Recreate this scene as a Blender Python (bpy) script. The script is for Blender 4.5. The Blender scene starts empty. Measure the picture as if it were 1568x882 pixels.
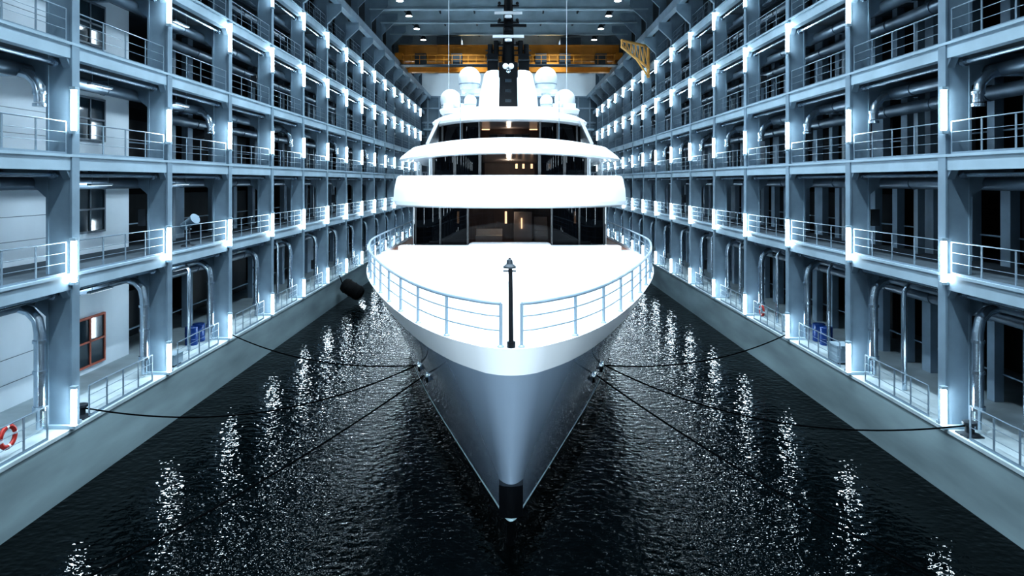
import bpy, math, random
from mathutils import Vector, Matrix
random.seed(4)
S=bpy.context.scene
try:
    S.view_settings.view_transform='Standard'
    S.view_settings.exposure=0.0
    S.view_settings.look='High Contrast'
except Exception as e: print(e)

# ---------------------------------------------------------------- materials
def mat(name,col,rough=0.5,metal=0.0,var=0.12,scale=1.2,bump=0.0,coat=0.0,emit=None,estr=0.0,stretch=(1,1,1),spec=0.5):
    m=bpy.data.materials.new(name); m.use_nodes=True
    nt=m.node_tree; b=nt.nodes['Principled BSDF']
    tc=nt.nodes.new('ShaderNodeTexCoord'); mp=nt.nodes.new('ShaderNodeMapping'); mp.inputs['Scale'].default_value=stretch
    nz=nt.nodes.new('ShaderNodeTexNoise'); nz.inputs['Scale'].default_value=scale; nz.inputs['Detail'].default_value=5
    nt.links.new(tc.outputs['Object'],mp.inputs['Vector']); nt.links.new(mp.outputs['Vector'],nz.inputs['Vector'])
    cr=nt.nodes.new('ShaderNodeValToRGB')
    cr.color_ramp.elements[0].position=0.3; cr.color_ramp.elements[1].position=0.7
    lo=[max(0,c*(1-var)) for c in col]; hi=[min(1,c*(1+var)) for c in col]
    cr.color_ramp.elements[0].color=(*lo,1); cr.color_ramp.elements[1].color=(*hi,1)
    nt.links.new(nz.outputs['Fac'],cr.inputs['Fac']); nt.links.new(cr.outputs['Color'],b.inputs['Base Color'])
    b.inputs['Roughness'].default_value=rough; b.inputs['Metallic'].default_value=metal
    b.inputs['Coat Weight'].default_value=coat
    b.inputs['Specular IOR Level'].default_value=spec
    if bump>0:
        bp=nt.nodes.new('ShaderNodeBump'); bp.inputs['Strength'].default_value=bump; bp.inputs['Distance'].default_value=0.03
        nt.links.new(nz.outputs['Fac'],bp.inputs['Height']); nt.links.new(bp.outputs['Normal'],b.inputs['Normal'])
    if emit:
        b.inputs['Emission Color'].default_value=(*emit,1); b.inputs['Emission Strength'].default_value=estr
    return m

def glass_mat(name,tint,transp,rough=0.02,spec=0.5):
    m=bpy.data.materials.new(name); m.use_nodes=True
    nt=m.node_tree; nt.nodes.clear()
    o=nt.nodes.new('ShaderNodeOutputMaterial'); mx=nt.nodes.new('ShaderNodeMixShader'); mx.inputs[0].default_value=transp
    p=nt.nodes.new('ShaderNodeBsdfPrincipled'); p.inputs['Base Color'].default_value=(0.004,0.005,0.007,1); p.inputs['Roughness'].default_value=rough
    p.inputs['Specular IOR Level'].default_value=spec
    t=nt.nodes.new('ShaderNodeBsdfTransparent'); t.inputs[0].default_value=(*tint,1)
    nt.links.new(p.outputs[0],mx.inputs[1]); nt.links.new(t.outputs[0],mx.inputs[2]); nt.links.new(mx.outputs[0],o.inputs[0])
    return m

STEEL=mat('painted_steel',(0.225,0.30,0.36),0.45,0,0.15,0.8)
BEAM=mat('painted_beam',(0.35,0.45,0.52),0.5,0,0.12,0.6)
DARKSTEEL=mat('dark_steel',(0.035,0.045,0.055),0.5,0,0.2)
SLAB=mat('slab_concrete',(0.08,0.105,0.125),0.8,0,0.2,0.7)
PANEL=mat('wall_panel_pale',(0.70,0.78,0.84),0.55,0,0.06,0.4)
PIER=mat('wall_pier',(0.29,0.38,0.46),0.6,0,0.2,0.6)
DARKW=mat('recess_shade',(0.012,0.016,0.02),0.8,0,0.3,0.5)  # near-black colour stands in for the shade deep in the galleries
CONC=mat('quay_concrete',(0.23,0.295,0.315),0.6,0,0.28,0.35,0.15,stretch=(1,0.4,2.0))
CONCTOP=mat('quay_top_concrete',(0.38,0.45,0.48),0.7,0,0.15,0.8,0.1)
GALV=mat('galvanised_pipe',(0.58,0.67,0.75),0.25,0.9,0.12,2.0)
PIPE=mat('lagged_pipe',(0.15,0.195,0.24),0.35,0.5,0.2,1.0)
RAIL=mat('railing_steel',(0.25,0.32,0.38),0.4,0.4,0.1)
TUBE=mat('tube_light',(1,1,1),0.5,0,0,1,emit=(0.78,0.92,1.0),estr=30)
ROOFM=mat('roof_sheet',(0.05,0.068,0.078),0.7,0,0.2,0.5)
ROOFB=mat('roof_beam',(0.36,0.45,0.50),0.5,0,0.15,0.5)
LAMP=mat('lamp_face',(1,1,1),0.5,0,0,1,emit=(0.9,0.96,1),estr=14)
LAMPD=mat('linear_lamp_face',(1,1,1),0.5,0,0,1,emit=(0.85,0.94,1),estr=1.0)
CRANE=mat('crane_paint',(0.44,0.19,0.022),0.5,0,0.2,0.6)
YEL=mat('jib_yellow',(0.62,0.36,0.12),0.5,0,0.1)
WHITE=mat('yacht_white_gelcoat',(0.88,0.91,0.94),0.25,0,0.01,0.3,coat=0.4)
RWHITE=mat('rail_shade_grey',(0.27,0.345,0.41),0.3,0.2,0.02,0.3)  # yacht rails are white; their shadowed look is put into this grey
DOME=mat('radome_white',(0.74,0.79,0.83),0.4,0,0.01,0.3)
HULL=mat('yacht_hull_paint',(0.46,0.56,0.68),0.18,0.4,0.02,0.2,coat=0.9)
BOOT=mat('boot_black',(0.006,0.008,0.01),0.15,0,0.2,coat=0.5)
STRIPE=mat('boot_stripe',(0.75,0.95,1.0),0.3,0,0.0)
TEAK=mat('teak_deck',(0.23,0.10,0.06),0.5,0,0.25,2.0,stretch=(8,0.3,1))
WOOD=mat('interior_wood',(0.14,0.08,0.045),0.4,0,0.3,1.5,stretch=(4,1,0.4))
BEIGE=mat('interior_beige',(0.42,0.40,0.38),0.7,0,0.1)
GLASSD=glass_mat('glass_dark',(0.10,0.11,0.12),0.15,spec=0.3)
GLASSC=glass_mat('glass_clear',(0.5,0.52,0.54),0.5,spec=0.4)
WARM=mat('warm_sconce',(1,0.6,0.3),0.5,0,0,1,emit=(1,0.62,0.38),estr=4)
BLACK=mat('black_paint',(0.008,0.010,0.013),0.3,0,0.2)
CHROME=mat('stainless',(0.7,0.76,0.8),0.12,1.0,0.03)
WGLASS=mat('window_glass',(0.03,0.05,0.065),0.08,0,0.3,0.8)
FRAMEW=mat('window_frame_grey',(0.16,0.2,0.24),0.5)
REDF=mat('window_frame_red',(0.50,0.17,0.12),0.5)
BLUE=mat('drum_blue',(0.012,0.05,0.18),0.35)
RED=mat('lifering_red',(0.45,0.05,0.04),0.5)
ROPE=mat('rope_dark',(0.004,0.005,0.006),0.9,0,0.3,20,spec=0.0)
RUBBER=mat('rubber',(0.006,0.007,0.008),0.7,0,0.3,3,0.3,spec=0.15)
ENDW=mat('end_wall_white',(0.66,0.74,0.79),0.6,0,0.05,0.3)
ENDG=mat('end_wall_blue',(0.10,0.15,0.19),0.4,0,0.2,0.3)

# ---------------------------------------------------------------- mesh builder
class M:
    def __init__(s): s.v=[];s.f=[];s.m=[];s.s=[];s.mats=[]
    def mi(s,m):
        if m not in s.mats: s.mats.append(m)
        return s.mats.index(m)
    def add(s,v,f,m,smooth=False):
        o=len(s.v); s.v+= [tuple(p) for p in v]; k=s.mi(m) if not isinstance(m,list) else None
        for i,q in enumerate(f):
            s.f.append([o+j for j in q]); s.m.append(k if k is not None else s.mi(m[i])); s.s.append(smooth)
    def box(s,x0,x1,y0,y1,z0,z1,m):
        x0,x1=min(x0,x1),max(x0,x1)
        v=[(x0,y0,z0),(x1,y0,z0),(x1,y1,z0),(x0,y1,z0),(x0,y0,z1),(x1,y0,z1),(x1,y1,z1),(x0,y1,z1)]
        s.add(v,[(3,2,1,0),(4,5,6,7),(0,1,5,4),(1,2,6,5),(2,3,7,6),(3,0,4,7)],m)
    def tube(s,pts,r,m,seg=8,caps=True,radii=None):
        pts=[Vector(p) for p in pts]; n=len(pts); vs=[];fs=[]
        up=None
        for i,p in enumerate(pts):
            t=(pts[min(i+1,n-1)]-pts[max(i-1,0)]).normalized()
            if up is None:
                up=Vector((0,0,1)) if abs(t.z)<0.9 else Vector((1,0,0))
            a=t.cross(up)
            if a.length<1e-4: up=Vector((1,0,0)) if abs(t.x)<.9 else Vector((0,1,0)); a=t.cross(up)
            a.normalize(); b=a.cross(t).normalized(); up=b
            rr=radii[i] if radii else r
            for k in range(seg):
                an=2*math.pi*k/seg; vs.append(p+a*math.cos(an)*rr+b*math.sin(an)*rr)
        for i in range(n-1):
            for k in range(seg):
                k2=(k+1)%seg; fs.append((i*seg+k,i*seg+k2,(i+1)*seg+k2,(i+1)*seg+k))
        if caps: fs.append(tuple(range(seg))[::-1]); fs.append(tuple((n-1)*seg+k for k in range(seg)))
        s.add(vs,fs,m,True)
    def revolve(s,c,prof,m,seg=20,axis='z',smooth=True):
        vs=[];fs=[]
        for (r,h) in prof:
            for k in range(seg):
                an=2*math.pi*k/seg; a,b=r*math.cos(an),r*math.sin(an)
                if axis=='z': vs.append((c[0]+a,c[1]+b,c[2]+h))
                elif axis=='y': vs.append((c[0]+a,c[1]+h,c[2]+b))
                else: vs.append((c[0]+h,c[1]+a,c[2]+b))
        n=len(prof)
        for i in range(n-1):
            for k in range(seg):
                k2=(k+1)%seg; fs.append((i*seg+k,i*seg+k2,(i+1)*seg+k2,(i+1)*seg+k))
        fs.append(tuple(range(seg))[::-1]); fs.append(tuple((n-1)*seg+k for k in range(seg)))
        s.add(vs,fs,m,smooth)
    def dome(s,c,r,m,seg=22,skirt=0.75):
        prof=[(r*0.55,-r*1.15),(r*0.82,-r*1.0),(r*0.92,-r*0.6)]
        for i in range(0,9):
            a=math.radians(-10+i*12.4); prof.append((max(0.01,r*math.cos(a)),r*math.sin(a)))
        s.revolve(c,prof,m,seg)
        s.revolve(c,[(r*.93,-r*.62),(r*.97,-r*.62),(r*.98,-r*.54),(r*.93,-r*.54)],RWHITE,seg)
    def sphere(s,c,r,m,seg=14):
        s.revolve(c,[(max(0.002,r*math.sin(math.pi*i/8)),-r*math.cos(math.pi*i/8)) for i in range(9)],m,seg)
    def loft(s,rings,m,closed=True,cap0=False,cap1=False,smooth=True,matfn=None):
        n=len(rings[0]); vs=[p for r in rings for p in r]; fs=[];ms=[]
        for i in range(len(rings)-1):
            for k in range(n if closed else n-1):
                k2=(k+1)%n; fs.append((i*n+k,i*n+k2,(i+1)*n+k2,(i+1)*n+k))
                ms.append(matfn(i,k) if matfn else m)
        if cap0: fs.append(tuple(range(n))[::-1]); ms.append(m)
        if cap1: fs.append(tuple((len(rings)-1)*n+k for k in range(n))); ms.append(m)
        s.add(vs,fs,ms,smooth)
    def prism_x(s,prof,y0,y1,m):
        n=len(prof); v=[(p[0],y0,p[1]) for p in prof]+[(p[0],y1,p[1]) for p in prof]
        f=[tuple(range(n)),tuple(range(2*n-1,n-1,-1))]+[(i,(i+1)%n,n+(i+1)%n,n+i) for i in range(n)]
        s.add(v,f,m)
    def obj(s,name,parent=None,angle=35):
        me=bpy.data.meshes.new(name); me.from_pydata(s.v,[],s.f); me.update()
        for m in s.mats: me.materials.append(m)
        me.polygons.foreach_set('material_index',s.m); me.polygons.foreach_set('use_smooth',s.s)
        import bmesh
        bm=bmesh.new(); bm.from_mesh(me); bmesh.ops.recalc_face_normals(bm,faces=bm.faces); bm.to_mesh(me); bm.free()
        try: me.set_sharp_from_angle(angle=math.radians(angle))
        except Exception: pass
        o=bpy.data.objects.new(name,me); S.collection.objects.link(o)
        if parent: o.parent=parent
        return o
def empty(name):
    o=bpy.data.objects.new(name,None); S.collection.objects.link(o); return o

# ---------------------------------------------------------------- hall
W=14.5; BAY=6.34; Y0=22.6; NB=range(-6,15)
def CY(n): return Y0+BAY*n
YA=CY(-6); YE=118.0
QT=2.19
LEV=[7.28,11.24,14.95,18.75,22.45]
FL=[QT]+LEV
YB0,YB1=YA-2,YE-.25

for sx in (-1,1):
    q=M()
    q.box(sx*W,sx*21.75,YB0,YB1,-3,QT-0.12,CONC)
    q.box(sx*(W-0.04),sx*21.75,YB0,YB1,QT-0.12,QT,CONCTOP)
    q.obj('quay')

for sx in (-1,1):
    fr=M(); rl=M(); tb=M(); pp=M()
    wl=M()
    for n in NB:
        y=CY(n)
        fr.box(sx*W,sx*15.3,y+.06,y+.38,QT,24.4,STEEL)
        fr.box(sx*(W-.03),sx*(W+.04),y+.02,y+.42,QT,24.4,STEEL)
        fr.box(sx*15.26,sx*15.34,y+.02,y+.42,QT,24.4,STEEL)
        fr.box(sx*(W-.02),sx*15.45,y-.08,y+.55,QT,QT+.12,BEAM)
        fr.prism_x([(sx*15.3,21.6),(sx*14.5,22.9),(sx*13.35,24.0),(sx*13.35,24.5),(sx*14.3,24.6),(sx*14.75,25.8),(sx*14.9,30),(sx*15.5,30),(sx*15.5,21.6)],y+.08,y+.36,STEEL)
        fr.prism_x([(sx*14.9,27.4),(sx*13.0,29.3),(sx*13.0,30),(sx*15,30)],y+.12,y+.32,STEEL)
        for z in LEV:
            fr.prism_x([(sx*15.3,z-.6),(sx*16.3,z-.6),(sx*15.3,z-1.5)],y+.12,y+.32,STEEL)
            for d in (-1,1):
                ya=y+.06 if d<0 else y+.38
                v=[(sx*14.55,ya,z-.5),(sx*14.55,ya+d*.22,z-.5),(sx*14.55,ya,z-.8),(sx*14.8,ya,z-.5),(sx*14.8,ya+d*.22,z-.5),(sx*14.8,ya,z-.8)]
                fr.add(v,[(0,1,2),(3,5,4),(0,3,4,1),(1,4,5,2),(0,2,5,3)],STEEL)
        for (za,zb) in [(2.3,3.5),(7.05,8.4),(12.05,13.4),(17.05,18.5),(21.0,22.2)]:
            tb.tube([(sx*(W-.12),y-.02,za),(sx*(W-.12),y-.02,zb)],.085,TUBE,8)
            tb.box(sx*(W-.21),sx*(W-.0),y-.1,y+.08,za-.1,za,BEAM)
            tb.box(sx*(W-.21),sx*(W-.0),y-.1,y+.08,zb,zb+.1,BEAM)
        for li,(zf,zt) in enumerate([(QT,LEV[0]),(LEV[1],LEV[2])]):
            if li==1 and n%2==1 and sx<0: continue
            yp=y-.45
            pts=[(sx*17.0,yp,zt-1.0),(sx*15.9,yp,zt-1.0),(sx*15.55,yp,zt-1.12),(sx*15.3,yp,zt-1.4),(sx*15.22,yp,zt-1.8),(sx*15.22,yp,zf+.9 if li==0 else zf+1.7)]
            pp.tube(pts,.17,GALV,12)
            for zz in (zt-2.1,zf+2.0):
                pp.tube([(sx*15.22,yp,zz-.05),(sx*15.22,yp,zz+.05)],.21,GALV,12)
            if li==0:
                pp.tube([(sx*15.22,yp,zf+.9),(sx*15.22,yp,zf+.15)],.11,GALV,10)
                pp.tube([(sx*15.22,yp,zf+.75),(sx*15.22,yp,zf+.9)],.22,GALV,10)
        if sx>0 or n%2==0:
            yp=y-2.2
            pp.tube([(sx*16.6,yp,LEV[0]-.8),(sx*15.7,yp,LEV[0]-.9),(sx*15.5,yp,LEV[0]-1.2),(sx*15.5,yp,QT+1.2),(sx*15.5,yp,QT+.02)],.09,GALV,8)
    for z in LEV:
        fr.box(sx*(W+.02),sx*14.85,YB0,YB1,z-.50,z,BEAM)
        fr.box(sx*(W-.04),sx*14.9,YB0,YB1,z-.06,z+.03,BEAM)
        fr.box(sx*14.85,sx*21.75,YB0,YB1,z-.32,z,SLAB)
        for n in NB:
            y=CY(n)
            fr.box(sx*14.85,sx*17.9,y+.1,y+.35,z-.7,z-.32,STEEL)
    for i,z in enumerate(LEV):
        for j,(xx,dz,r) in enumerate([(16.0,-.93,.24),(16.8,-1.5,.26),(16.9,-.62,.13)]):
            if i==1 and j==1: continue
            ys_=YB0
            if sx<0 and j==1: ys_=CY(1)+3.5   # heavy duct cut short so lamp light reaches the pale panels
            pp.tube([(sx*xx,ys_,z+dz),(sx*xx,YB1,z+dz)],r,PIPE,12)
            for n in NB:
                for k in (0.0,.5):
                    yy=CY(n)+k*BAY+1.2
                    if yy>ys_: pp.tube([(sx*xx,yy-.03,z+dz),(sx*xx,yy+.03,z+dz)],r+.025,PIPE,12)
        pp.tube([(sx*(14.98),YB0,z-.66),(sx*(14.98),YB1,z-.66)],.07,GALV,8)
        for n in NB:
            pp.revolve((sx*14.98,CY(n)-.15,z-.66),[(.02,-.1),(.14,-.1),(.14,0.06),(.02,.06)],GALV,10,axis='y')
    for li,z in enumerate(FL):
        for n in list(NB)[:-1]:
            ya=CY(n)+.5; yb=CY(n+1)-.15
            if li==0:
                ya+=.6; yb-=.9
            xr=sx*(W+.07)
            np_=5
            for k in range(np_):
                yy=ya+(yb-ya)*k/(np_-1)
                rl.box(xr-.012,xr+.012,yy-.035,yy+.035,z,z+1.1,RAIL)
            for h,r in ((1.1,.024),(.75,.011),(.42,.011)):
                rl.tube([(xr,ya,z+h),(xr,yb,z+h)],r,RAIL,6)
            rl.box(xr-.01,xr+.01,ya,yb,z,z+.1,RAIL)
    XB=18.0
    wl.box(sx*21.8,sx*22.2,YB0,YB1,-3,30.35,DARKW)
    for li,z in enumerate(FL):
        zt=(FL[li+1]-.32) if li<len(FL)-1 else 30.35
        for n in NB:
            y=CY(n)
            if sx<0 and n<=0 and li<5:
                segs=[(0,6.34,PANEL)]
                if n<0: segs=[(0,2.4,PANEL),(2.75,6.34,PANEL)]; wl.box(sx*(XB+.1),sx*(XB+.3),y,y+BAY,z,zt,PIER)
            elif sx<0 and n==1 and li<5: segs=[(0,3.4,PANEL)]
            elif sx<0:
                segs=[(0,.5,PIER),(3.0,3.6,PIER)] if (n+li)%3 else [(0.4,2.6,PIER)]
            else:
                segs=[(0.2,.8,PIER),(1.9,2.4,PIER),(3.9,4.9,PIER)] if (n+li)%2 else [(0,1.3,PIER),(2.7,3.1,PIER),(4.6,5.2,PIER)]
            for a,b,mm in segs:
                wl.box(sx*XB,sx*(XB+.35),y+a,y+b,z,zt,mm)
            pale=(sx<0 and n<=0)
            if not pale:
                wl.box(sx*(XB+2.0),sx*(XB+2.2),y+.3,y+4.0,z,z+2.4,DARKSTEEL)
                wl.box(sx*(XB+.3),sx*(XB+.4),y,y+BAY,z+1.0,z+1.06,PIER)
        if sx<0:
            for zz in (z+.9,z+1.8): wl.box(sx*(XB-.012),sx*XB,YB0,CY(0)+5.0,zz-.01,zz+.01,FRAMEW)
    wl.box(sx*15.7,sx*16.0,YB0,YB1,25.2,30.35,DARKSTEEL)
    fr.box(sx*13.45,sx*13.95,YB0,YB1,24.5,25.2,STEEL)
    fr.box(sx*13.65,sx*13.75,YB0,YB1,25.2,25.32,DARKSTEEL)
    for n in NB:
        y=CY(n)
        for li,z in enumerate(FL[:5]):
            if (n*3+li*2)%5==0:
                fr.box(sx*15.42,sx*15.75,y+.05,y+.35,z+1.2,z+1.9,DARKSTEEL)
                fr.box(sx*15.34,sx*15.42,y+.15,y+.3,z+1.4,z+1.7,STEEL)
        for li,z in enumerate(LEV):
            if sx<0 and n<=1: continue
            zt=(LEV[li+1] if li<4 else 26)-.3
            fr.box(sx*17.4,sx*17.7,y+.1,y+.4,z,zt,STEEL)
    fr.obj('gallery_frame'); rl.obj('gallery_railing'); tb.obj('fluorescent_tube_light'); pp.obj('service_pipework')
    wl.obj('wall_left' if sx<0 else 'wall_right')

def window(idx,ya,yb,za,zb,fm,sx=-1):
    w=M(); X=17.98
    w.box(sx*(X-.02),sx*(X-.05),ya,yb,za,zb,WGLASS)
    f=.09
    for a,b,c,d in [(ya-f,yb+f,za-f,za),(ya-f,yb+f,zb,zb+f),(ya-f,ya,za,zb),(yb,yb+f,za,zb),((ya+yb)/2-.04,(ya+yb)/2+.04,za,zb),(ya,yb,(za+zb)/2-.04,(za+zb)/2+.04)]:
        w.box(sx*(X),sx*(X-.1),a,b,c,d,fm)
    w.obj('window_%d'%idx)
window(1,28.2,30.2,2.55,4.5,REDF)
window(2,28.2,30.2,8.25,10.1,FRAMEW)
window(3,28.2,30.2,12.2,13.9,FRAMEW)
window(4,28.2,30.2,16.3,18.0,FRAMEW)

c=M()
c.box(-22,22,YB0,YB1,30.4,30.7,ROOFM)
for n in NB:
    y=CY(n)
    c.box(-15,15,y+.05,y+.55,28.85,29.0,ROOFB); c.box(-15,15,y+.25,y+.35,29.0,30.3,ROOFB); c.box(-15,15,y+.1,y+.5,30.25,30.4,ROOFB)
    c.box(-15,15,y+3.2,y+3.4,29.8,30.4,ROOFB)
for x in (-12,-8,-4,0,4,8,12):
    c.box(x-.08,x+.08,YB0,YB1,30.0,30.4,DARKSTEEL)
c.obj('ceiling')

e=M()
e.box(-22,22,YE,YE+.4,-3,30.6,ENDG)
e.box(-15,15,YE-.1,YE,25.0,29.4,ENDW)
for i in range(-7,8):
    e.box(i*2-.12,i*2+.12,YE-.2,YE-.02,0,25.0,STEEL)
for z in (3,6,9,12,15,18,20.5,23,25.0):
    e.box(-15,15,YE-.18,YE-.02,z-.12,z+.12,STEEL)
e.obj('wall_back')
e=M()
e.box(-14.4,14.4,YE-3,YE-.3,19.0,19.3,STEEL)
e.box(-14.4,14.4,YE-3,YE-.3,14.2,14.5,STEEL)
for z in (14.5,19.3):
    for h in (.5,1.1): e.tube([(-14.4,YE-2.95,z+h),(14.4,YE-2.95,z+h)],.04,RAIL,6)
    for i in range(-14,15,2): e.tube([(i,YE-2.95,z),(i,YE-2.95,z+1.1)],.04,RAIL,6)
e.obj('end_walkway')
e=M(); e.box(-22,22,YB0-.4,YB0-.05,-3,30.6,SLAB)
for i in range(-4,5): e.box(i*3.2-.2,i*3.2+.2,YB0-.1,YB0+.2,-3,30,STEEL)
e.obj('wall_front')

# overhead crane
k=M()
for yy,z0,z1 in ((86,25.6,27.5),(91,25.0,26.9)):
    k.box(-13.9,13.9,yy,yy+.9,z0,z1,CRANE); k.box(-13.9,13.9,yy-.12,yy+1.02,z1-.1,z1+.05,CRANE); k.box(-13.9,13.9,yy-.12,yy+1.02,z0-.05,z0+.1,CRANE)
    for i in range(-13,14,2): k.box(i-.05,i+.05,yy-.06,yy,z0,z1,CRANE)
for sx in (-1,1):
    k.box(sx*13.2,sx*14.1,84.5,93.5,25.45,26.3,CRANE)
    for yy in (85,88,90,93): k.revolve((sx*13.7,yy,25.55),[(.02,-.1),(.22,-.1),(.22,.1),(.02,.1)],DARKSTEEL,12,axis='x')
k.box(-13.5,13.5,84.2,85.9,24.75,24.85,DARKSTEEL)
for i in range(-13,14): k.box(i-.03,i+.03,84.2,84.26,24.85,25.95,CRANE)
for z in (25.4,25.92): k.box(-13.5,13.5,84.19,84.26,z,z+.06,CRANE)
k.box(-9,-6,85.5,92,27.55,28.5,DARKSTEEL); k.box(6.5,9,85.5,92,27.55,28.4,DARKSTEEL)
for x in (-11,-6.5,-2,4,7,11.5): k.box(x-.7,x+.7,84.9,85.9,24.9,26.3,DARKSTEEL)
k.obj('overhead_crane')

j=M()
P=lambda a,b,r=.09: j.tube([a,b],r,YEL,6)
P((14.3,70,22.0),(10.9,66,23.4),.14); P((14.3,70,24.2),(10.9,66,24.0),.14); 
prev=None
for i in range(7):
    t=i/6; a=Vector((14.3,70,22.0)).lerp(Vector((10.9,66,23.4)),t); b=Vector((14.3,70,24.2)).lerp(Vector((10.9,66,24.0)),t)
    P(a,b,.07)
    if prev: P(prev,b,.06)
    prev=a
P((14.3,70,21.0),(14.3,70,25.0),.16); P((14.3,70,21.1),(12.6,68,22.7),.1)
j.obj('jib_crane')

lm=M()
for n in range(-6,15):
    for x in (-11,11):
        y=CY(n)+1.9
        lm.revolve((x,y,28.6),[(.15,.6),(.3,.3),(.42,0.02),(.42,0)],DARKSTEEL,14)
        lm.revolve((x,y,28.57),[(.02,0.02),(.34,0.02),(.34,0),(.02,0)],LAMP,14)
        lm.tube([(x,y,29.1),(x,y,30.38)],.03,DARKSTEEL,6)
lm.obj('high_bay_lamp')
LC=empty('hall_lighting')
def area(name,loc,power,size,rot=(0,0,0),col=(0.76,0.90,1.0),shape='DISK',sy=None,spread=None):
    l=bpy.data.lights.new(name,'AREA'); l.energy=power; l.shape=shape; l.size=size
    if sy: l.size_y=sy
    if spread: l.spread=spread
    l.color=col; o=bpy.data.objects.new(name,l); S.collection.objects.link(o); o.location=loc; o.rotation_euler=rot; o.parent=LC; return o
for n in range(-5,15,1):
    for x in (-5.5,5.5):
        area('lamp',(x,CY(n)+1.9,29.2),820 if n<4 else 640,0.8,spread=math.radians(120))
for x in (-9,0,9):
    area('end_wall_fill',(x,108.5,28.3),260,0.6,rot=(math.radians(80),0,0))  # added fill that whitens the far wall; has no fixture
fl=M()  # unseen spots and housings behind the camera, added to brighten the bow
for (x,z) in ((-6,7),(6,7),(-5,17),(5,17)):
    y=YB0+.9
    fl.box(x-.35,x+.35,y-.25,y,z-.25,z+.25,DARKSTEEL); fl.box(x-.3,x+.3,y,y+.02,z-.2,z+.2,LAMP); fl.tube([(x,y-.2,z-.2),(x,YB0+.1,z-.4)],.05,DARKSTEEL,6)
    l=bpy.data.lights.new('bow_fill_spot','SPOT'); l.energy=10500; l.spot_size=math.radians(30); l.spot_blend=.8; l.shadow_soft_size=.4; l.color=(.78,.91,1)
    o=bpy.data.objects.new('bow_fill_spot',l); S.collection.objects.link(o); o.location=(x,y+.3,z); o.parent=LC
    d=Vector((0,32,6.0))-Vector(o.location); o.rotation_euler=d.to_track_quat('-Z','Y').to_euler()
fl.obj('bow_fill_fixture')
gl_=M()
for n in (-2,-1,0,1):
    for z in LEV[:4]:
        y=CY(n)+3.1; zl=z-1.02
        gl_.box(-15.45,-15.3,y-.7,y+.7,zl,zl+.07,BEAM); gl_.box(-15.44,-15.31,y-.65,y+.65,zl-.015,zl,LAMPD)
        for d in (-.5,.5): gl_.tube([(-15.375,y+d,zl+.07),(-15.375,y+d,z-.33)],.012,STEEL,6)
        area('gallery_lamp',(-15.4,y,zl-.04),36,.12,shape='RECTANGLE',sy=1.3,rot=(0,math.radians(35),0))
gl_.obj('linear_ceiling_light')

# ---------------------------------------------------------------- water
wm=bpy.data.materials.new('dock_water'); wm.use_nodes=True; nt=wm.node_tree; b=nt.nodes['Principled BSDF']
b.inputs['Base Color'].default_value=(0.0008,0.0025,0.003,1); b.inputs['Roughness'].default_value=0.02; b.inputs['IOR'].default_value=1.33
b.inputs['Specular IOR Level'].default_value=0.22
tc=nt.nodes.new('ShaderNodeTexCoord')
def nz(sc,mscale,det=2):
    mp=nt.nodes.new('ShaderNodeMapping'); mp.inputs['Scale'].default_value=mscale
    n=nt.nodes.new('ShaderNodeTexNoise'); n.inputs['Scale'].default_value=sc; n.inputs['Detail'].default_value=det
    nt.links.new(tc.outputs['Object'],mp.inputs['Vector']); nt.links.new(mp.outputs['Vector'],n.inputs['Vector']); return n
n1=nz(3.4,(0.9,1.1,1),1.5); n2=nz(0.5,(1,1,1),2)
ma=nt.nodes.new('ShaderNodeMath'); ma.operation='MULTIPLY_ADD'; ma.inputs[1].default_value=1.2
nt.links.new(n2.outputs['Fac'],ma.inputs[0]); nt.links.new(n1.outputs['Fac'],ma.inputs[2])
bp=nt.nodes.new('ShaderNodeBump'); bp.inputs['Strength'].default_value=0.7; bp.inputs['Distance'].default_value=0.06
nt.links.new(ma.outputs[0],bp.inputs['Height']); nt.links.new(bp.outputs['Normal'],b.inputs['Normal'])
w=M(); w.add([(-W,YB0,0),(W,YB0,0),(W,YB1,0),(-W,YB1,0)],[(0,1,2,3)],wm); w.obj('dock_water')

# ---------------------------------------------------------------- yacht
Yt=empty('motor_yacht'); CX=0.06
def interp(tab,d):
    if d<=tab[0][0]: return tab[0][1]
    for (a,va),(b_,vb) in zip(tab,tab[1:]):
        if d<=b_:
            t=(d-a)/(b_-a); return va+(vb-va)*t
    return tab[-1][1]
def smooth_tab(tab):
    out=[]
    n=len(tab)
    for i in range(n-1):
        p0=tab[max(i-1,0)];p1=tab[i];p2=tab[i+1];p3=tab[min(i+2,n-1)]
        m1=(p2[1]-p0[1])/(p2[0]-p0[0]) if p2[0]!=p0[0] else 0
        m2=(p3[1]-p1[1])/(p3[0]-p1[0]) if p3[0]!=p1[0] else 0
        h=p2[0]-p1[0]
        for k in range(8):
            t=k/8
            y=(2*t**3-3*t**2+1)*p1[1]+(t**3-2*t**2+t)*h*m1+(-2*t**3+3*t**2)*p2[1]+(t**3-t**2)*h*m2
            out.append((p1[0]+h*t,y))
    out.append(tab[-1]); return out
B1=smooth_tab([(0.25,0.78),(0.6,1.15),(1.4,1.85),(3.1,2.85),(5.1,3.72),(7.3,4.55),(10.8,5.68),(14,6.52),(18.7,7.38),(23,7.6),(30,7.65),(80,7.4)])
B0=smooth_tab([(0.25,0.16),(1.2,.42),(5.4,1.72),(10,3.15),(14.6,4.45),(17.6,5.15),(26,6.6),(36,7.3),(45,7.5),(80,7.2)])
def f1(d): return interp(B1,d) if d>=.25 else 0.78*math.sqrt(max(0,d)/.25)
def f0(d): return interp(B0,d) if d>=.25 else 0.16*math.sqrt(max(0,d)/.25)
ZD=6.2
def ystem(z):
    return 17.0+2.4*(1-max(min(z,ZD),0)/ZD)**0.95
def hb(z,d):
    s=max(min(z,ZD),0)/ZD; s=s**1.5
    return f0(d)+(f1(d)-f0(d))*s
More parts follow.
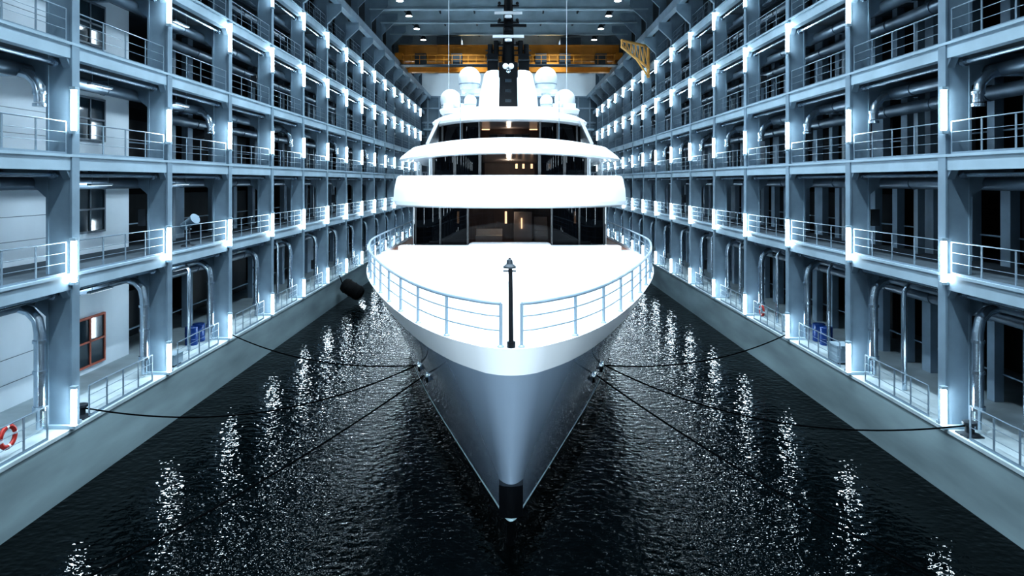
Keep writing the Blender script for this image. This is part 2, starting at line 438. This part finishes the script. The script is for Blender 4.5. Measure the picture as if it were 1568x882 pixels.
ds=[0,.015,.06,.13,.25,.42,.65,1,1.4,1.9,2.5,3.1,4,5,6.2,7.5,9,10.8,12.5,14,16,18.7,21,23,26,30,36,45,60,76.6]
zs=[-1.2,0,.45,.86,1.0,1.5,2.1,2.8,3.5,4.2,4.9,5.44,5.5,5.85,6.2]
def ring(z,inset=0,zz=None):
    zz=z if zz is None else zz
    ys=ystem(z); L=[]
    for d in reversed(ds[1:]): L.append((CX-max(0.0,hb(z,d)-inset),ys+d+(inset if d<3 else 0),zz))
    L.append((CX,ys+inset,zz))
    for d in ds[1:]: L.append((CX+max(0.0,hb(z,d)-inset),ys+d+(inset if d<3 else 0),zz))
    return L
h=M()
rings=[ring(z) for z in zs]
def mf(i,k):
    z=(zs[i]+zs[i+1])/2
    return BOOT if z<.86 else STRIPE if z<1.0 else HULL if z<5.44 else WHITE
h.loft(rings,HULL,closed=True,cap0=True,matfn=mf)
r0=ring(6.2); r1=ring(6.2,.14); r2=ring(6.2,.16,6.05)
h.loft([r0,r1,r2],WHITE,closed=True)
n=len(r2)
vs=list(r2); fs=[];ms=[]
for i in range(n//2):
    a=i;b_=n-1-i
    if b_-a-1<1: break
    fs.append((a,a+1,b_-1,b_) if b_-1!=a+1 else (a,a+1,b_)); ym=r2[i+1][1]
    ms.append(TEAK if ym>41 else WHITE)
h.add(vs,fs,ms)
h.obj('hull',Yt,angle=28)
g=M()
rr=[]
for z in (1.05,1.3,1.6,2.1):
    ys=ystem(z); L=[]
    for x in (-.33,-.2,0,.2,.33): L.append((CX+x,ys-.14+.12*(abs(x)/.33)**2,z))
    for x in (.33,-.33): L.append((CX+x,ys+1.0,z))
    rr.append(L)
g.loft(rr,BLACK,cap0=True,cap1=True,smooth=False)
g.obj('stem_guard',Yt)
def edge_path(ya,yb,inset,n=200):
    P=[]
    for i in range(n+1):
        t=i/n; d=(ya-17.0)+((yb-ya)*(t**2.2)); P.append((max(.0,f1(d)-inset),17.0+d+inset*(1 if d<2 else .0)*max(0,1-d/2)))
    return P
rm=M()
PA=edge_path(17.04,62,.12)
for sx in (-1,1):
    for hgt,r in ((1.1,.05),(.78,.022),(.42,.022)):
        pts=[(CX+sx*x,y,6.2+hgt) for x,y in PA if x>.25]
        rm.tube(pts,r,RWHITE,8)
    acc=0; last=None; nxt=0
    for x,y in PA:
        if x<=.25: continue
        if last is None: last=(x,y); acc=0; nxt=0
        acc+=math.hypot(x-last[0],y-last[1]); last=(x,y)
        if acc>=nxt:
            rm.tube([(CX+sx*x,y,6.15),(CX+sx*x,y,7.3)],.045,RWHITE,8)
            rm.revolve((CX+sx*x,y,6.2),[(.09,0),(.09,.03),(.05,.06)],RWHITE,8)
            nxt+=1.95
rm.obj('bow_railing',Yt)
js=M()
js.tube([(CX,17.15,6.1),(CX-.02,17.15,8.1),(CX-.04,17.15,8.45)],.05,BLACK,10,radii=[.065,.055,.03])
js.revolve((CX-.04,17.15,8.18),[(.05,0),(.16,.02),(.16,.06),(.08,.12),(.07,.22),(.02,.25)],DARKSTEEL,12)
js.tube([(CX-.2,17.15,8.12),(CX+.12,17.15,8.12)],.02,DARKSTEEL,6)
js.tube([(CX,17.15,6.2),(CX,17.15,6.35)],.11,BLACK,10)
js.obj('jackstaff',Yt)
fd=M()
for sx in (-1,1):
    for (x,y) in ((2.0,24.5),(1.6,30.5)):
        fd.box(CX+sx*x-.45,CX+sx*x+.45,y-.45,y+.45,6.05,6.10,WHITE)
    fd.revolve((CX+sx*1.1,20.6,6.05),[(.28,0),(.28,.05),(.15,.12),(.13,.3),(.22,.38),(.22,.44),(.03,.46)],WHITE,16)
    for y in (26.8,28.0):
        fd.revolve((CX+sx*4.3,y,6.05),[(.14,0),(.12,.05),(.12,.32),(.16,.36),(.02,.38)],WHITE,12)
    fd.box(CX+sx*4.3-.22,CX+sx*4.3+.22,26.5,28.3,6.05,6.08,WHITE)
fd.obj('foredeck_fittings',Yt)
ch=M()
def hullx(z,y): return hb(z,y-ystem(z))
for sx in (-1,1):
    for (y,z) in ((27,3.1),(25.2,3.2)):
        x=hullx(z,y)
        ch.revolve((CX+sx*(x),y,z),[(.12,-.05),(.24,-.05),(.26,.04),(.16,.1),(.12,.04)],CHROME,14,axis='x')
        ch.revolve((CX+sx*(x+.02),y,z),[(.02,-.04),(.13,-.04),(.13,.03),(.02,.03)],BLACK,12,axis='x')
ch.obj('mooring_chocks',Yt)

def plan(w,yf,c,p,yb,z,n=36,droop=0,zp=3):
    L=[(CX-w,yb,z-droop)]
    for i in range(n+1):
        th=-math.pi/2+math.pi*i/n; x=w*math.sin(th); a=abs(x)/w
        L.append((CX+x,yf+c*a**p,z-droop*a**zp))
    L.append((CX+w,yb,z-droop)); return L
s=M()
s.loft([plan(6.9,40.6,1.6,3,42.6,6.05),plan(6.9,40.6,1.6,3,42.6,6.35),plan(6.75,40.85,1.6,3,42.5,6.42)],WHITE,cap1=True)
s.loft([plan(2.6,40.1,.8,6,42.6,6.05),plan(2.5,40.2,.8,6,42.6,6.52),plan(2.3,40.5,.8,6,42.5,6.6)],WHITE,cap1=True)
def band(w,yf,c,p,yb,prof,**kw):
    return [plan(w-o,yf+o+oy,c,p,yb-o,z,**kw) for (o,oy,z) in prof]
s.loft(band(7.55,41.1,3.2,2.6,84,[(.75,.6,8.72),(.3,.3,8.72),(.08,.1,8.85),(0,0,9.1),(.03,.05,9.8),(.12,.25,10.5),(.2,.4,10.72),(.34,.5,10.76),(.42,.55,10.68),(.42,.55,9.75)]),WHITE,cap0=True,cap1=True)
s.loft(band(7.85,44.4,4.2,2.4,80,[(1.2,.7,12.2),(.5,.3,12.18),(.1,.05,12.22),(0,0,12.36),(.12,.2,12.6),(.5,.55,13.0),(.8,.7,13.3),(1.1,.8,13.36),(1.3,.9,13.1)],droop=.42,zp=2.2),WHITE,cap0=True,cap1=True)
s.loft(band(5.65,47.2,2.6,2.6,72,[(.8,.6,14.62),(.3,.2,14.6),(.05,0,14.68),(0,0,14.85),(.2,.2,15.1),(.5,.6,15.35),(.7,.9,15.5),(1.0,1.2,15.55)],droop=.2),WHITE,cap0=True,cap1=True)
s.loft(band(5.4,51,1.5,3,66,[(.6,.3,15.45),(.1,0,15.55),(0,0,15.85),(.15,.1,16.0)]),WHITE,cap0=True,cap1=True)
for sx in (-1,1):
    v=[(sx*6.1,49.5,13.1),(sx*5.2,48.6,14.75),(sx*5.2,53,14.75),(sx*6.3,56,13.1)]
    v=[(CX+a,b_,c_) for a,b_,c_ in v]+[(CX+a-sx*.25,b_,c_) for a,b_,c_ in v]
    s.add(v,[(0,1,2,3),(7,6,5,4),(0,4,5,1),(1,5,6,2),(2,6,7,3),(3,7,4,0)],WHITE)
    for (x,y) in ((6.75,50.0),(6.9,53),(5.55,47.6)):
        s.tube([(CX+sx*x,y,9.7),(CX+sx*x,y,12.3)],.09,WHITE,10)
    s.box(CX+sx*5.35,CX+sx*5.6,47.6,80,9.8,12.3,WHITE)
    s.box(CX+sx*6.22,CX+sx*6.4,45.2,84,6.05,8.8,WHITE)
s.obj('superstructure',Yt,angle=30)
gl=M()
def glasshouse(w,yf,c,p,yb,z0,z1,clear,tilt=0.0):
    rg=[plan(w,yf,c,p,yb,z0),plan(w-tilt*.3,yf+tilt,c,p,yb,z1)]
    def f(i,k):
        x=(rg[0][k][0]+rg[0][(k+1)%len(rg[0])][0])/2-CX
        return GLASSC if abs(x)<clear and k<len(rg[0])-1 else GLASSD
    gl.loft(rg,GLASSD,matfn=f)
glasshouse(6.25,43.1,1.4,6,84,6.3,8.8,2.65)
glasshouse(5.35,45.8,1.4,5,80,9.8,12.3,2.0)
glasshouse(5.25,48.3,2.0,4,70,13.2,14.7,2.2,0.25)
gl.obj('window_glazing',Yt)
mu=M()
for x in (-6.1,-4.4,-2.65,2.65,4.4,6.1):
    y=43.1+1.4*(abs(x)/6.25)**6; mu.box(CX+x-.06,CX+x+.06,y-.06,y+.04,6.1,8.8,BLACK)
for x in (-5.2,-3.7,-2.0,2.0,3.7,5.2):
    y=45.8+1.4*(abs(x)/5.35)**5; mu.box(CX+x-.1,CX+x+.1,y-.06,y+.04,9.8,12.3,BLACK)
for x in (-4.9,-3.4,-2.15,2.15,3.4,4.9):
    y=48.3+2.0*(abs(x)/5.25)**4; mu.box(CX+x-.07,CX+x+.07,y-.08,y+.25,13.2,14.7,BLACK)
mu.obj('window_mullions',Yt)
it=M()
for (wd,yf,yb,z0,z1) in ((6.0,44.6,50,6.1,8.72),(5.1,47.3,52,9.78,12.2),(5.0,50.3,53,13.1,14.6)):
    it.box(CX-wd,CX+wd,yb,yb+.1,z0,z1,WOOD); it.box(CX-wd,CX+wd,yf,yb,z0,z0+.05,TEAK); it.box(CX-wd,CX+wd,yf,yb,z1-.06,z1,BEIGE)
    it.box(CX-wd-.05,CX-wd,yf,yb,z0,z1,WOOD); it.box(CX+wd,CX+wd+.05,yf,yb,z0,z1,WOOD)
for x in (-3.4,-.25,4.3): it.box(CX+x-.07,CX+x+.07,44.9,45.0,7.6,8.4,WARM)
it.box(CX+.3,CX+1.5,46,49.9,6.1,8.3,BEIGE); it.box(CX+.77,CX+.85,45.9,46.0,7.2,7.9,WARM)
it.box(CX-2.3,CX-.5,46,47.2,6.1,6.7,BEIGE); it.box(CX-2.3,CX-.5,47.0,47.3,6.7,7.1,BEIGE)
for st in range(6): it.box(CX+1.7,CX+2.6,46+st*.3,46.3+st*.3,6.1,6.4+st*.3,BEIGE)
for x in (.5,1.0,1.6,2.9): it.box(CX+x-.08,CX+x+.08,49.5,49.6,11.3,11.65,WARM)
it.box(CX-1.6,CX+1.5,48.3,49.2,9.8,10.7,BEIGE); it.box(CX-1.9,CX+1.9,51.8,51.95,10.2,11.9,BEIGE)
it.box(CX-1.5,CX+1.4,50.9,51.2,13.1,13.9,BEIGE)
for x in (-1.8,1.8): it.box(CX+x-.3,CX+x+.3,51.5,51.6,14.25,14.35,WARM)
for x in (-1.2,0,1.2):
    it.box(CX+x-.3,CX+x+.3,50.5,51.0,13.2,13.85,BLACK)
it.obj('interior',Yt)
def pt(loc,pw,col=(1,.76,.58),r=.2):
    l=bpy.data.lights.new('cabin_lamp','POINT'); l.energy=pw; l.color=col; l.shadow_soft_size=r
    o=bpy.data.objects.new('cabin_lamp',l); S.collection.objects.link(o); o.location=loc; o.parent=Yt
pt((0,46,8.2),85); pt((-3.5,46,8.2),25); pt((4,46,8.2),25); pt((0,49,11.7),60); pt((0,51.6,14.2),40)
ms_=M()
for sx in (-1,1):
    rg=[]
    for z,xo,xi,ya,yb in ((15.9,2.4,.75,53.4,60),(17.2,2.3,.72,53.7,59.6),(18.2,2.1,.70,54.2,59.2),(19.1,1.95,.68,54.8,58.6),(19.4,1.75,.8,55.2,58.2)):
        L=[]
        for (x,y) in ((xi,ya+.1),(xi+.15,ya),(xo-.4,ya+.1),(xo,ya+.7),(xo,yb),(xi,yb)): L.append((CX-.1+sx*x,y,z))
        rg.append(L)
    ms_.loft(rg,DOME,cap1=True,cap0=True)
    ms_.loft([[(CX+sx*2.0,55.4,17.5),(CX+sx*2.0,56.8,17.5),(CX+sx*2.0,56.8,17.95),(CX+sx*2.0,55.4,17.95)],[(CX+sx*3.9,55.5,17.65),(CX+sx*3.9,56.6,17.65),(CX+sx*3.9,56.6,17.85),(CX+sx*3.9,55.5,17.85)]],DOME,cap0=True,cap1=True,smooth=False)
    ms_.dome((CX-.15+sx*3.13,56,18.85),.92,DOME,24)
    ms_.revolve((CX-.15+sx*3.13,56,15.9),[(.35,0),(.28,.9),(.4,1.9)],DOME,14)
    ms_.dome((CX-.15+sx*4.6,55,16.95),.84,DOME,24)
    ms_.dome((CX-.1+sx*2.95,53.0,16.6),.5,DOME,20)
    ms_.dome((CX-.1+sx*3.9,52.2,16.2),.32,DOME,16)
    ms_.box(CX+sx*3.4,CX+sx*5.2,53.6,54.2,15.9,16.5,DOME)
    ms_.box(CX-.1+sx*.85,CX-.1+sx*1.72,56.2,57.8,19.3,20.9,BLACK)
    ms_.box(CX-.1+sx*.8,CX-.1+sx*1.77,56.1,57.9,20.3,20.42,DARKSTEEL)
    for dx,top in ((1.02,22.1),(1.5,21.8)):
        ms_.tube([(CX-.1+sx*dx,57.0,20.8),(CX-.1+sx*dx,57.0,top)],.22,BLACK,12)
    ms_.tube([(CX+sx*3.4,47.0,13.2),(CX+sx*3.4,47.0,16.4)],.022,RWHITE,6)
    for zz in (20.9,21.3): ms_.tube([(CX-.1,57,zz),(CX-.1+sx*1.9,57,zz)],.06,BLACK,6)
ms_.box(CX-.85,CX+.65,54.6,58,15.9,19.9,BLACK)
for z in (16.7,17.5,18.3): ms_.box(CX-.35,CX+.15,54.5,54.6,z,z+.25,CHROME)
for dx in (-.32,.12): ms_.sphere((CX+dx,54.4,19.55),.24,WHITE,14)
ms_.sphere((CX-.1,54.3,19.15),.2,CHROME,14)
ms_.tube([(CX-.1,57.2,19.5),(CX-.1,57.2,22.8),(CX-.1,57.2,28.2)],.2,BLACK,12,radii=[.55,.45,.26])
for z,wd,mm in ((22.3,1.3,WHITE),(24.25,1.15,WHITE),(23.2,1.5,BLACK)):
    ms_.revolve((CX-.1,56.7,z-.35),[(.2,0),(.32,.05),(.32,.25),(.15,.3)],WHITE if mm is WHITE else BLACK,12)
    v=[(-wd,-.1),(-wd*.3,-.2),(wd*.3,-.2),(wd,-.1),(wd,.1),(-wd,.1)]
    ms_.loft([[(CX-.1+a,56.7+b_*.8,z+.0) for a,b_ in v],[(CX-.1+a,56.7+b_*.8,z+.22) for a,b_ in v]],mm,cap0=True,cap1=True,smooth=False)
    ms_.box(CX-.4,CX+.2,56.6,57.3,z-.5,z-.32,BLACK)
for z in (21.7,23.6,25.0,26.2): ms_.box(CX-1.0,CX+.8,57.0,57.4,z,z+.12,BLACK); ms_.sphere((CX-.85,57,z+.25),.14,BLACK,8); ms_.sphere((CX+.65,57,z+.25),.14,BLACK,8)
ms_.obj('mast_and_radomes',Yt)
wr=M()
for x in (-4.75,4.75):
    wr.tube([(CX-.15+x,55,17.6),(CX-.15+x,55,28.5)],.022,DOME,6)
wr.obj('whip_antennas',Yt)
ur=M()
for sx in (-1,1):
    for (w_,ya,yb,z) in ((7.15,46,70,10.75),):
        ur.tube([(CX+sx*w_,ya,z+.35),(CX+sx*w_,yb,z+.35)],.03,CHROME,6)
        y=ya
        while y<=yb: ur.tube([(CX+sx*w_,y,z-.1),(CX+sx*w_,y,z+.35)],.025,CHROME,6); y+=2
ur.obj('deck_rails',Yt)

# ---------------------------------------------------------------- ropes, fenders, drums...
def rope(a,b_,sag,r=.026):
    a=Vector(a);b_=Vector(b_); m=M(); pts=[]
    for i in range(25):
        t=i/24; p=a.lerp(b_,t); p.z-=sag*4*t*(1-t); pts.append(p)
    m.tube(pts,r,ROPE,6); m.obj('mooring_rope')
hx=hullx(3.1,27)+.15; hx2=hullx(3.2,25.2)+.15
for sx in (-1,1):
    yn=23.7 if sx<0 else 22.0
    rope((CX+sx*hx,27,3.1),(sx*14.7,35.6,2.5),.6)
    rope((CX+sx*hx,27,3.1),(sx*14.7,yn,2.5),1.0)
    rope((CX+sx*hx2,25.2,3.2),(sx*14.7,4.0,2.5),.9)
    for y in (35.6,yn,4.0):
        m=M(); m.revolve((sx*14.85,y,QT),[(.3,0),(.3,.05),(.14,.1),(.14,.32),(.22,.36),(.22,.44),(.05,.48)],DARKSTEEL,14); m.box(sx*14.85-.28,sx*14.85+.28,y-.3,y+.3,QT,QT+.04,DARKSTEEL)
        m.obj('mooring_bollard')
m=M()
ax=Vector((.85,.0,-.53)).normalized(); cc=Vector((-13.3,58,1.2))
prof=[(-1.0,.25),(-.9,.5),(-.7,.62),(.7,.62),(.9,.5),(1.0,.25)]
m.tube([cc+ax*p for p,_ in prof],1,RUBBER,18,radii=[r for _,r in prof])
for p in (-.5,0,.5): m.tube([cc+ax*(p-.05),cc+ax*(p+.05)],.66,RUBBER,18)
m.tube([cc-ax*1.0,(-14.4,58,2.4)],.04,ROPE,6)
m.obj('dock_fender')
def drum(x,y,z=QT):
    m=M(); m.revolve((x,y,z),[(.28,0),(.3,.02),(.3,.28),(.32,.3),(.3,.32),(.3,.58),(.32,.6),(.3,.62),(.3,.88),(.28,.9),(.26,.87),(.02,.87)],BLUE,18); m.obj('oil_drum')
for sx in (-1,1):
    drum(sx*15.9,34.2); drum(sx*15.9,35.0)
def lifering(x,y,z):
    m=M()
    R=.3;r=.075;vs=[];fs=[];mm=[]
    for i in range(24):
        a=2*math.pi*i/24
        for k in range(8):
            b_=2*math.pi*k/8; q_=R+r*math.cos(b_); vs.append((x+r*math.sin(b_)*.8,y+q_*math.cos(a),z+q_*math.sin(a)))
    for i in range(24):
        for k in range(8):
            i2=(i+1)%24;k2=(k+1)%8; fs.append((i*8+k,i2*8+k,i2*8+k2,i*8+k2)); mm.append(WHITE if (i%6)==0 else RED)
    m.add(vs,fs,mm,True); m.obj('life_ring')
lifering(-14.75,20.1,2.85); lifering(14.75,39.8,2.85)
def cabinet(x,y,w_,d_,h_,mm=BEAM,z=QT):
    m=M(); m.box(x-w_/2,x+w_/2,y-d_/2,y+d_/2,z+.08,z+h_,mm); m.box(x-w_/2-.03,x+w_/2+.03,y-d_/2-.03,y+d_/2+.03,z+h_,z+h_+.04,mm)
    m.box(x-w_/2+.05,x+w_/2-.05,y-d_/2+.05,y+d_/2-.05,z,z+.08,DARKSTEEL)
    m.box(x-w_/2+.06,x+w_/2-.06,y-d_/2-.02,y-d_/2,z+.16,z+h_-.08,STEEL); m.box(x+w_/2-.14,x+w_/2-.1,y-d_/2-.05,y-d_/2-.02,z+h_*.45,z+h_*.6,DARKSTEEL)
    m.obj('control_cabinet')
cabinet(15.0,30.9,.7,.9,.8); cabinet(-15.0,30.4,.6,.8,.5); cabinet(15.2,36.9,.6,.8,.9)
m=M()
m.revolve((-15.3,32.6,LEV[0]),[(.35,0),(.3,.06),(.08,.12),(.08,.9)],DARKSTEEL,12)
a=Vector((-15.3,32.6,LEV[0]+1.1)); dr=Vector((.8,-.35,.45)).normalized()
m.tube([a-dr*.45,a-dr*.4,a+dr*.3,a+dr*.5],.3,STEEL,16,radii=[.1,.18,.2,.26])
m.tube([a+Vector((-.1,.3,-.3)),a+Vector((-.1,.3,.1))],.03,STEEL,6); m.tube([a+Vector((0,-.3,-.3)),a+Vector((0,-.3,.1))],.03,STEEL,6)
m.tube([a+Vector((0,-.3,-.3)),a+Vector((0,.3,-.3))],.03,STEEL,6)
m.obj('searchlight')

wd=bpy.data.worlds.new('World'); S.world=wd; wd.use_nodes=True
wd.node_tree.nodes['Background'].inputs[0].default_value=(0.35,0.5,0.6,1); wd.node_tree.nodes['Background'].inputs[1].default_value=0.05
cam=bpy.data.cameras.new('camera'); co=bpy.data.objects.new('camera',cam); S.collection.objects.link(co)
cam.lens=24; cam.sensor_width=36; cam.clip_end=500
co.location=(0,0,10.37); co.rotation_euler=(math.radians(90),0,0)
cam.shift_x=5/1600; cam.shift_y=-(450-283.5)/1600
S.camera=co
